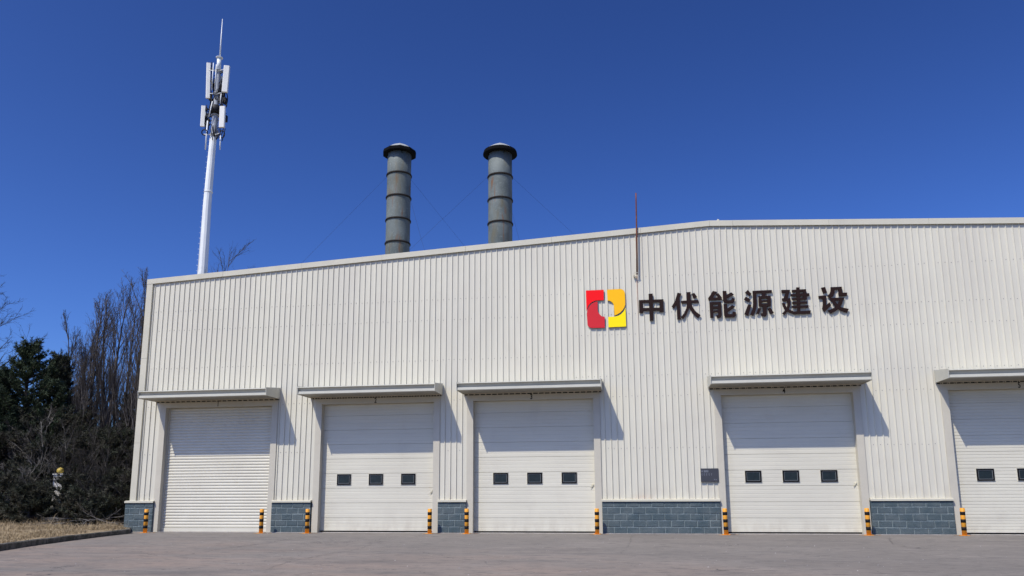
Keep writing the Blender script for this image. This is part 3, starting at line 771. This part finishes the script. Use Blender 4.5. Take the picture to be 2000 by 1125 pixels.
# platform ring
q = T(421, 215)
m = MB()
m.lathe(q.x, TY, [(.34, q.z-.30), (.44, q.z-.25), (.44, q.z+.2), (.36, q.z+.25)], 18)
for k in range(9):
    an = k*.7; m.tube([(q.x+.40*math.cos(an), TY+.4*math.sin(an), q.z-.2), (q.x+.72*math.cos(an), TY+.72*math.sin(an), q.z-.05)], .03, 5)
m.build('mounting_ring', M_cable, tw, loc=LOC)
def panel(xa, ya, xb, yb, wpx, dep, dy, yawr, name='panel_antenna'):
    """box antenna whose axis runs from pixel (xa,ya) to (xb,yb)"""
    t_ = T(xa, ya, dy); b_ = T(xb, yb, dy); wd = wpx/29.0/2
    ax = (t_-b_).normalized(); s_ = Vector((math.cos(yawr), math.sin(yawr), 0)); s_ = (s_-ax*s_.dot(ax)).normalized(); n_ = ax.cross(s_)
    m = MB(); V = []
    for e in (b_, t_):
        for (u, v) in ((-1, -.6), (-.8, -1), (.8, -1), (1, -.6), (1, 1), (-1, 1)): V.append(e+s_*wd*u-n_*dep*.5*v*-1 if False else e+s_*wd*u+(-n_ if n_.y > 0 else n_)*dep*.5*(-v))
    m.add(V, [(5, 4, 3, 2, 1, 0), (6, 7, 8, 9, 10, 11)]+[(i, (i+1) % 6, (i+1) % 6+6, i+6) for i in range(6)])
    o = m.build(name, M_ant, tw, loc=LOC, fix=True)
    # mounting pipe and clamps behind it
    cen = Vector(((t_.x+b_.x)/2, TY, 0)); mm_ = MB()
    inw = 1 if t_.x < T(423, 200).x else -1
    off = s_*(inw*wd*.2)+Vector((inw*.16, .12, 0))
    mm_.tube([b_+off-ax*.25, t_+off+ax*.12], .032, 6)
    for u in (.15, .5, .85):
        p_ = b_.lerp(t_, u); pole_x = T(423, ya).x; mm_.tube([p_+Vector((0, .03, 0)), Vector((pole_x+(-.2 if inw > 0 else .2), TY, p_.z+.03))], .028, 5)
        mm_.box(p_.x+off.x-.06, p_.x+off.x+.06, p_.y+off.y-.07, p_.y+off.y+.07, p_.z-.06, p_.z+.06)
    mm_.build('antenna_bracket', M_tgrey if ya > 1000 else M_cable, o); mm = o.children[0]; mm.location = Vector((0, 0, 0))-LOC+LOC-o.location-LOC if False else -(parent_loc(o))
    return o
panel(407.5, 123.5, 405.8, 192, 4.6, .26, -.35, R(-64))
panel(443.5, 129, 439, 180, 11.5, .18, -.5, R(18))
panel(397.5, 207, 395, 247, 3.6, .26, -.3, R(-68))
panel(435, 208, 433.2, 249, 11, .16, -.55, R(8))
panel(432.5, 150, 429.5, 178, 5, .2, .45, R(60))
panel(402.5, 220, 401, 246, 5, .2, .5, R(-20))
panel(441, 226, 440.5, 238, 4, .2, .3, R(40), 'radio_unit')
m = MB()
for (x0, y0, x1, y1, dy, rd) in ((405.5, 236, 401, 292, -.35, .045), (431, 262, 429.5, 292, -.35, .04), (417, 123, 413.5, 176, -.4, .03), (422.5, 126, 419.5, 176, -.45, .028), (415, 198, 408, 228, -.45, .035), (432, 183, 430, 202, -.5, .03)):
    m.tube([T(x0, y0, dy), T(x1, y1, dy)], rd, 7)
for yy_ in (264, 184, 139):
    for s2 in (-1, 1):
        q = T(417.8+(262-yy_)*.075, yy_, -.2); m.tube([q, q+Vector((s2*.62, -.2, .02))], .028, 6)
m.build('support_tube', M_twhite, tw, loc=LOC)
m = MB(); rnd_ = random.Random(3)
def loop(cx, cy, rx, ry, dy, rd=.03):
    m.tube([T(cx+rx*math.cos(t), cy+ry*math.sin(t), dy+.1*math.sin(t)) for t in [i*math.pi*2/14 for i in range(15)]], rd, 6)
loop(399.5, 258.5, 5.5, 5.5, -.4, .04); loop(434, 262, 4.5, 7, -.4, .035); loop(439, 203, 4, 8, -.2, .035); loop(441, 193, 3.5, 12, 0, .03)
for (cx_, cy_2) in ((439.5, 197), (436, 188), (430, 193), (414, 200), (402, 236), (441, 232), (411, 190)):
    q = T(cx_, cy_2, -.1); m.box(q.x-.09, q.x+.09, q.y-.1, q.y+.1, q.z-.22, q.z+.22)
for k in range(46):
    x0 = rnd_.uniform(411, 443); y0 = rnd_.uniform(150, 192) if k < 34 else rnd_.uniform(240, 256); dy = rnd_.uniform(-.5, .3)
    x1 = 422+(x0-422)*.5+rnd_.uniform(-3, 3); y1 = y0+rnd_.uniform(14, 26)
    m.tube([T(x0, y0, dy), T((x0+x1)/2+rnd_.uniform(-3, 3), (y0+y1)/2, dy-.1), T(x1, y1, dy)], .03, 5)
m.build('cable_bundle', M_cable, tw, loc=LOC)
m = MB(); m.tube([T(410.5, 270, -.2), T(397.5, 400, -.2), T(386.5, 540, -.25)], .03, 6)
for k in range(26):
    u = k/25; a_ = T(410-24*u, 275+265*u, -.2); m.tube([a_, a_+Vector((-.16, 0, .04))], .009, 4)
m.build('climbing_rungs', M_twhite, tw, loc=LOC)

# ---------------------------------------------------------------- gate pillar with globe
PY = 1.3
gp = at(114, 925, PY)
gp_ = empty('gate_pillar', (gp.x, PY, 0.2)); tag(gp_, 'pale tiled gate pillar topped by a yellow globe among the shrubs', 'pillar')
m = MB(); hz = gp.z
z = .1
while z < hz-.05:
    z1 = min(z+.14, hz-.045); m.box(gp.x-.19, gp.x+.19, PY, PY+.38, z, z1-.008); m.box(gp.x-.18, gp.x+.18, PY+.01, PY+.37, z1-.009, z1, 1); z = z1
m.build('shaft', [mat('pillar_tile', (.62, .60, .56), .6, c2=(.5, .48, .45), scale=4), M_mortar], gp_, loc=gp_.location)
m = MB(); m.box(gp.x-.22, gp.x+.22, PY-.03, PY+.41, hz-.045, hz+.0); m.build('cap_slab', mat('cap_stone', (.5, .48, .44), .8), gp_, loc=gp_.location)
m = MB(); c0 = at(118, 918, PY+.19); rg = .125
m.lathe(c0.x, PY+.19, [(rg*math.cos(t), hz+rg*.9+rg*math.sin(t)) for t in [(-.46+.92*i/12)*math.pi for i in range(13)]], 20)
m.build('globe', mat('globe_yellow', (.62, .47, .10), .5, c2=(.40, .27, .05), scale=12, amt=1.2), gp_, loc=gp_.location)

# ---------------------------------------------------------------- trees
M_bark = mat('dark_bark', (.075, .062, .055), .95, c2=(.045, .038, .035), scale=9, amt=.8, bump=.5, bscale=30)
M_twig = mat('grey_twig', (.070, .063, .056), .9, c2=(.036, .032, .029), scale=3, amt=.8)
M_pop = mat('poplar_twig', (.150, .134, .122), .9, c2=(.060, .052, .048), scale=2, amt=.9)
M_pale = mat('pale_twig', (.26, .24, .21), .9, c2=(.085, .078, .07), scale=2, amt=1)
M_need = mat('pine_needles', (.050, .072, .034), .75, c2=(.018, .030, .014), scale=1.6, amt=1.0, fine=.25, bscale=9)
M_need2 = mat('dusty_needles', (.060, .068, .040), .75, c2=(.030, .036, .022), scale=1.8, amt=1.0, fine=.25, bscale=9)
M_need3 = mat('shrub_foliage', (.038, .046, .028), .8, c2=(.055, .050, .034), scale=2.0, amt=1.0, fine=.3, bscale=9)

def rv(r): 
    while True:
        v = Vector((r.uniform(-1, 1), r.uniform(-1, 1), r.uniform(-1, 1)))
        if .05 < v.length < 1: return v.normalized()

def bare_tree(name, base, H, seed, label, cat, group=None, up=.8, spread=.45, n1=20, n2=7, n3=5, n4=3, lean=(0, 0), rad=None, start=.25, m1=None, m2=None, L1=.45, fork=0, tw_=.006, tight=.5, lf=.42):
    r = random.Random(seed); m1 = m1 or M_bark; m2 = m2 or M_twig
    rt = empty(name, base); tr = MB(); cr = MB()
    rad = rad or H*.012
    def limb(mb, p, d, L_, r0, r1, nseg, k, wob, upw):
        pts = [p.copy()]; d = d.normalized()
        for i in range(nseg):
            d = (d + rv(r)*wob + Vector((0, 0, upw))).normalized(); p = p + d*(L_/nseg); pts.append(p.copy())
        mb.tube(pts, [r0+(r1-r0)*i/nseg for i in range(nseg+1)], k, caps=False)
        return pts
    def along(pts, u):
        f_ = u*(len(pts)-1); i = min(int(f_), len(pts)-2); return pts[i].lerp(pts[i+1], f_-i), (pts[i+1]-pts[i]).normalized()
    def side(d, sp):
        s_ = rv(r); s_ = (s_-d*s_.dot(d)).normalized(); return (d*math.cos(sp)+s_*math.sin(sp)).normalized()
    B = Vector(base)
    stems = [(B, Vector((lean[0], lean[1], 1)), H)]
    for q in range(fork): stems.append((B+Vector((r.uniform(-.1, .1), r.uniform(-.1, .1), .1)), Vector((r.uniform(-spread, spread), r.uniform(-spread, spread)*.7, 1)), H*r.uniform(.65, .95)))
    for (sb, sd_, hh) in stems:
        main = limb(tr, sb, sd_, hh, rad, rad*.10, 14, 7, .05, .03)
        for a in range(n1):
            u = start+(1-start)*(a+r.random())/n1*.97; p, d = along(main, u)
            l1 = hh*L1*(1-u*.75)*r.uniform(.7, 1.15); rr = rad*(1-u)*.45+.010
            b1 = limb(cr, p, side(d, spread*r.uniform(.7, 1.4)), l1, rr, .007, 6, 4, .10, .12*up)
            for b_ in range(n2):
                u2 = .15+.85*(b_+r.random())/n2; p2, d2 = along(b1, min(u2, .99)); l2 = l1*lf*(1.15-u2*.6)*r.uniform(.6, 1.2)
                b2 = limb(cr, p2, side(d2, tight*r.uniform(.6, 1.4)), l2, .009, .005, 3, 3, .12, .14*up)
                for c in range(n3):
                    u3 = .1+.9*(c+r.random())/n3; p3, d3 = along(b2, min(u3, .99)); l3 = max(.12, l2*.5*r.uniform(.6, 1.3))
                    b3 = limb(cr, p3, side(d3, tight*1.1*r.uniform(.5, 1.4)), l3, tw_, tw_*.6, 2, 3, .16, .12*up)
                    for e in range(n4):
                        p4, d4 = along(b3, r.uniform(.1, .95)); limb(cr, p4, side(d4, .6), l3*.6*r.uniform(.5, 1.2), tw_*.75, tw_*.5, 1, 3, .1, .1*up)
    lo = rt.location
    tr.build('trunk', m1, rt, loc=lo); cr.build('crown', m2, rt, loc=lo)
    tag(rt, label, cat, group)
    return rt

def needle_tree(name, base, H, Rmax, seed, label, cat, group=None, m=None, whorl=.36, upt=.9, nd=.15, bottom=.04, dens=1.0, conic=1.0, irregular=.25, nper=15):
    r = random.Random(seed); m = m or M_need
    rt = empty(name, base); tr = MB(); cr = MB(); B = Vector(base); lo = rt.location
    tr.tube([B, B+Vector((r.uniform(-.1, .1), 0, H*.5)), B+Vector((r.uniform(-.08, .08), 0, H*.985))], [H*.016+.03, H*.010+.02, .012], 7)
    cv, cf = cr.v, cr.f
    def tuft(p, d, n, L_):
        for _ in range(n):
            v = (d*r.uniform(.25, 1.2)+rv(r)*.85).normalized()*L_*r.uniform(.7, 1.25); s_ = v.cross(rv(r)).normalized()*L_*r.uniform(.07, .13)
            o = len(cv); q = p+rv(r)*L_*.25
            cv.append(tuple(q-s_)); cv.append(tuple(q+s_)); cv.append(tuple(q+v)); cf.append([o, o+1, o+2]); cr.m.append(0); cr.sm.append(False)
    def shoot(p, d, L_, step):
        n = max(2, int(L_/step)); 
        for i in range(n+1):
            tuft(p+d*(L_*i/n), d, nper, nd)
    z = H*bottom; lump = [r.uniform(1-irregular, 1+irregular) for _ in range(16)]
    while z < H*.97:
        u = z/H; prof_ = (1-u)**.95*conic + (1-conic)*math.sqrt(max(0, 1-(2*u-1)**2)); prof_ = max(prof_, .05)
        if u < .15: prof_ *= .75+u*1.6
        nb = max(4, int((5+Rmax*prof_*2.2)*dens)); ph = r.random()*6.28
        for k in range(nb):
            an = ph+6.283*k/nb+r.uniform(-.25, .25); Lb = Rmax*prof_*lump[int((an % 6.283)/6.283*16) % 16]*r.uniform(.72, 1.15)
            d = Vector((math.cos(an), math.sin(an), -.05+.5*u)).normalized(); p = B+Vector((0, 0, z+r.uniform(-.12, .12))); pts = [p]
            ns = max(3, int(Lb/.28))
            for i in range(ns):
                d = (d+Vector((0, 0, .16*upt*(i/ns)+.03))+rv(r)*.07).normalized(); p = p+d*(Lb/ns); pts.append(p)
                if i >= ns*.25 or Lb < .6:
                    for s_ in (-1, 1):
                        if r.random() < .85:
                            sd2 = (d+Vector((-d.y, d.x, 0))*s_*r.uniform(.5, 1.0)+Vector((0, 0, r.uniform(.15, .7)*upt))).normalized(); shoot(p, sd2, r.uniform(.16, .40)*(1-.3*i/ns), .13)
                tuft(p, d, nper, nd)
            cr.tube(pts, [.02+.012*(1-i/len(pts)) for i in range(len(pts))], 3, mi=1, caps=False)
            shoot(p, (d+Vector((0, 0, upt*.8))).normalized(), r.uniform(.2, .42), .11)
        z += whorl*r.uniform(.8, 1.15)*(1-.35*u)
    shoot(B+Vector((0, 0, H*.93)), Vector((0, 0, 1)), H*.07+.15, .1)
    tr.build('trunk', M_bark, rt, loc=lo); cr.build('crown', [m, M_bark], rt, loc=lo)
    tag(rt, label, cat, group)
    return rt

def gz(x, y): return verge_h(x, y)[0]
def tree_at(px, pytop, Y):
    p = at(px, pytop, Y)
    # the base sits straight below the top
    return (p.x, Y, gz(p.x, Y)-.05), p.z-gz(p.x, Y)

PN = 'pines beside the warehouse'
b_, h_ = tree_at(62, 666, 4.6)
needle_tree('pine_tree', b_, h_, 3.6, 11, 'tallest dark green pine with upturned shoots at the left edge', 'tree', PN, dens=1.2)
b_, h_ = tree_at(120, 690, 6.0)
needle_tree('pine_tree', b_, h_, 3.0, 12, 'smaller dusty pine right of the tallest pine', 'tree', PN, m=M_need2, dens=1.1)
b_, h_ = tree_at(8, 716, 4.2)
needle_tree('pine_tree', b_, h_, 2.6, 13, 'dark pine cut off by the left edge of the photo', 'tree', PN, dens=1.1)
b_, h_ = tree_at(258, 768, 8.0)
needle_tree('pine_tree', b_, h_, 1.9, 14, 'small dark pine low behind the poplars beside the warehouse corner', 'tree', PN)
# upright bare poplars
PG = 'bare poplars behind the warehouse corner'
for (px, pt, Y, seed, lab, kw) in (
        (188, 585, 5.4, 21, 'bare poplar with forked trunk, leftmost of the tall ones', dict(n1=18, fork=2, spread=.26)),
        (233, 572, 5.6, 22, 'bare poplar with a straight dark trunk between two others', dict(n1=20, fork=1, spread=.31)),
        (274, 553, 6.4, 23, 'bare poplar half hidden by the corner of the warehouse', dict(n1=19, fork=1, spread=.31)),
        (212, 600, 8.4, 25, 'thinner bare poplar standing behind the forked one', dict(n1=14, fork=1, spread=.28)),
        (255, 590, 9.0, 26, 'thinner bare poplar behind and between the two tallest', dict(n1=13, fork=1, spread=.28)),
        (152, 640, 6.6, 24, 'slender bare poplar right of the second pine', dict(n1=15, fork=2, spread=.34))):
    b_, h_ = tree_at(px, pt, Y)
    bare_tree('poplar_tree', b_, h_, seed, lab, 'tree', PG, up=1.1, L1=.44, start=.20, n2=7, n3=5, n4=3, rad=h_*.0125, tight=.38, lf=.44, tw_=.005, m1=M_bark, m2=M_pop, **kw)
b_, h_ = tree_at(-22, 560, 7.0)
bare_tree('bare_tree', b_, h_*1.0, 31, 'bare spreading tree reaching in over the pines from the left edge', 'tree', up=.12, spread=.95, n1=18, n2=7, n3=5, n4=3, L1=.55, start=.4, rad=.16)
b_, h_ = tree_at(413, 494, 9.0)
bare_tree('bare_tree', b_, h_, 32, 'bare tree showing only its top twigs over the roof by the mast', 'tree', up=.35, spread=.75, n1=18, n2=6, n3=4, n4=2, L1=.42, start=.5, rad=.035, tw_=.0025)
# bare shrubs in front of the pines
SG = 'bare shrubs in the thicket'
for i, (px, pt, Y, seed, lab, pale) in enumerate((
        (88, 800, 2.0, 41, 'bare shrub with pale arching twigs in front of the smaller pine', 1),
        (138, 775, 3.0, 42, 'tall bare shrub below the slender poplar', 0),
        (182, 815, 2.8, 43, 'bare shrub below the forked poplar', 0),
        (222, 840, 3.2, 44, 'bare shrub below the straight poplar', 0),
        (262, 830, 3.4, 48, 'bare shrub close beside the warehouse corner', 0),
        (150, 830, 1.6, 46, 'low tangled bare shrub right of the globe-topped pillar', 0),
        (205, 880, 1.0, 47, 'low bare shrub at the foot of the forked poplar', 0),
        (245, 915, 1.2, 49, 'low bare shrub at the foot of the corner plinth', 0),
        (60, 895, .6, 45, 'small bare shrub with pale twigs left of the globe-topped pillar', 1))):
    b_, h_ = tree_at(px, pt, Y)
    bare_tree('bare_shrub', b_, h_, seed, lab, 'shrub', SG, up=.22, spread=.62, n1=8, n2=5, n3=4, n4=2, fork=4, rad=.020, start=.12, L1=.55, m1=M_pale if pale else M_twig, m2=M_pale if pale else M_twig, tw_=.0045)
# dense dark evergreen undergrowth
for (px, pt, Y, Rm, seed, lab) in ((10, 850, 2.6, 2.0, 51, 'dense dark evergreen shrub under the pines at the left edge'),
        (52, 915, 1.7, .95, 52, 'rounded dark evergreen shrub left of the globe-topped pillar'),
        (172, 860, 3.4, 1.8, 53, 'wide dark evergreen shrub right of the globe-topped pillar'),
        (215, 850, 4.0, 1.8, 54, 'dark evergreen shrub below the straight poplar'),
        (262, 850, 5.0, 1.8, 55, 'dark evergreen shrub tucked behind the warehouse corner'),
        (120, 815, 4.6, 2.0, 56, 'tall dark evergreen shrub standing behind the globe-topped pillar'),
        (150, 935, 1.3, .8, 58, 'small dark evergreen shrub at the right foot of the pillar'),
        (196, 940, 1.5, .9, 59, 'small dark evergreen shrub among the fallen branches'),
        (20, 940, .5, 1.0, 61, 'low dark evergreen shrub nearest the left edge, behind the dry grass'),
        (245, 925, 1.6, .8, 62, 'small dark evergreen shrub against the corner plinth'),
        (175, 965, .1, .7, 63, 'low dark evergreen shrub nearest the kerb'),
        (62, 955, .2, .7, 64, 'low dark evergreen shrub just behind the dry grass, left of the pillar'),):
    b_, h_ = tree_at(px, pt, Y)
    needle_tree('evergreen_shrub', b_, h_, Rm, seed, lab, 'shrub', 'evergreen shrubs in the thicket', m=M_need3, conic=.25, whorl=.28, upt=.5, bottom=.02, dens=1.35, nd=.13)
# fallen branches by the plinth
r = random.Random(5)
fb = MB()
for k in range(26):
    p = Vector((r.uniform(-20.6, -18.1), r.uniform(-1.2, .6), .18)); p.z = gz(p.x, p.y)+r.uniform(.02, .3)
    d = Vector((r.uniform(-1, 1), r.uniform(-.6, .6), r.uniform(-.1, .35))).normalized(); L_ = r.uniform(.5, 1.5); pts = [p]
    for i in range(5): d = (d+rv(r)*.22).normalized(); p = p+d*L_/5; pts.append(p)
    fb.tube(pts, [.016, .013, .011, .009, .007, .004], 4)
    for i in (1, 2, 3, 4): q = pts[i]; fb.tube([q, q+(d+rv(r)*.8).normalized()*r.uniform(.15, .4)], [.007, .003], 3)
tag(fb.build('fallen_branches', M_pale), 'heap of dry fallen branches on the verge beside the corner plinth', 'branches', kind='stuff')

# ---------------------------------------------------------------- dry grass
r = random.Random(9); gm = MB()
M_gr = [mat('straw_blade', (.44, .34, .195), .9, c2=(.30, .23, .14), scale=3), mat('straw_blade_dull', (.30, .235, .14), .9, c2=(.22, .18, .10), scale=3)]
def kx_at(y): return verge_h(-20, y)[1]
for k in range(52000):
    y = -11+11.6*r.random(); x = kx_at(y)-.14-abs(r.gauss(0, 1))*4.2 if r.random() < .75 else kx_at(y)-.14-r.uniform(0, 14)
    clump = math.sin(x*2.1+3*math.sin(y*1.3))*math.sin(y*2.7+x*.6)
    if clump < -.15 and r.random() < .75: continue
    h = r.uniform(.04, .145)*(1.0+.9*max(0, clump)); 
    dd = kx_at(y)-x
    if dd < .4: h *= .6
    if y > -1.6 and r.random() < .30: h *= r.uniform(1.3, 2.6)
    elif r.random() < .04: h *= 2.2
    z = gz(x, y); an = r.uniform(0, 6.28); wd = .006; ln = Vector((r.gauss(0, .55), r.gauss(0, .55), 1)).normalized()*h
    s_ = Vector((math.cos(an), math.sin(an), 0))*wd; p = Vector((x, y, z-.01))
    mid = p+ln*.6; tip = p+ln+Vector((ln.x*.6, ln.y*.6, -h*.15))
    o = len(gm.v); gm.v += [tuple(p-s_), tuple(p+s_), tuple(mid+s_*.7), tuple(mid-s_*.7), tuple(tip)]
    mi = 0 if r.random() < .7 else 1
    gm.f += [[o, o+1, o+2, o+3], [o+3, o+2, o+4]]; gm.m += [mi, mi]; gm.sm += [False, False]
tag(gm.build('dry_grass', M_gr), 'straw coloured dry grass covering the verge behind the kerb', 'grass', kind='stuff')
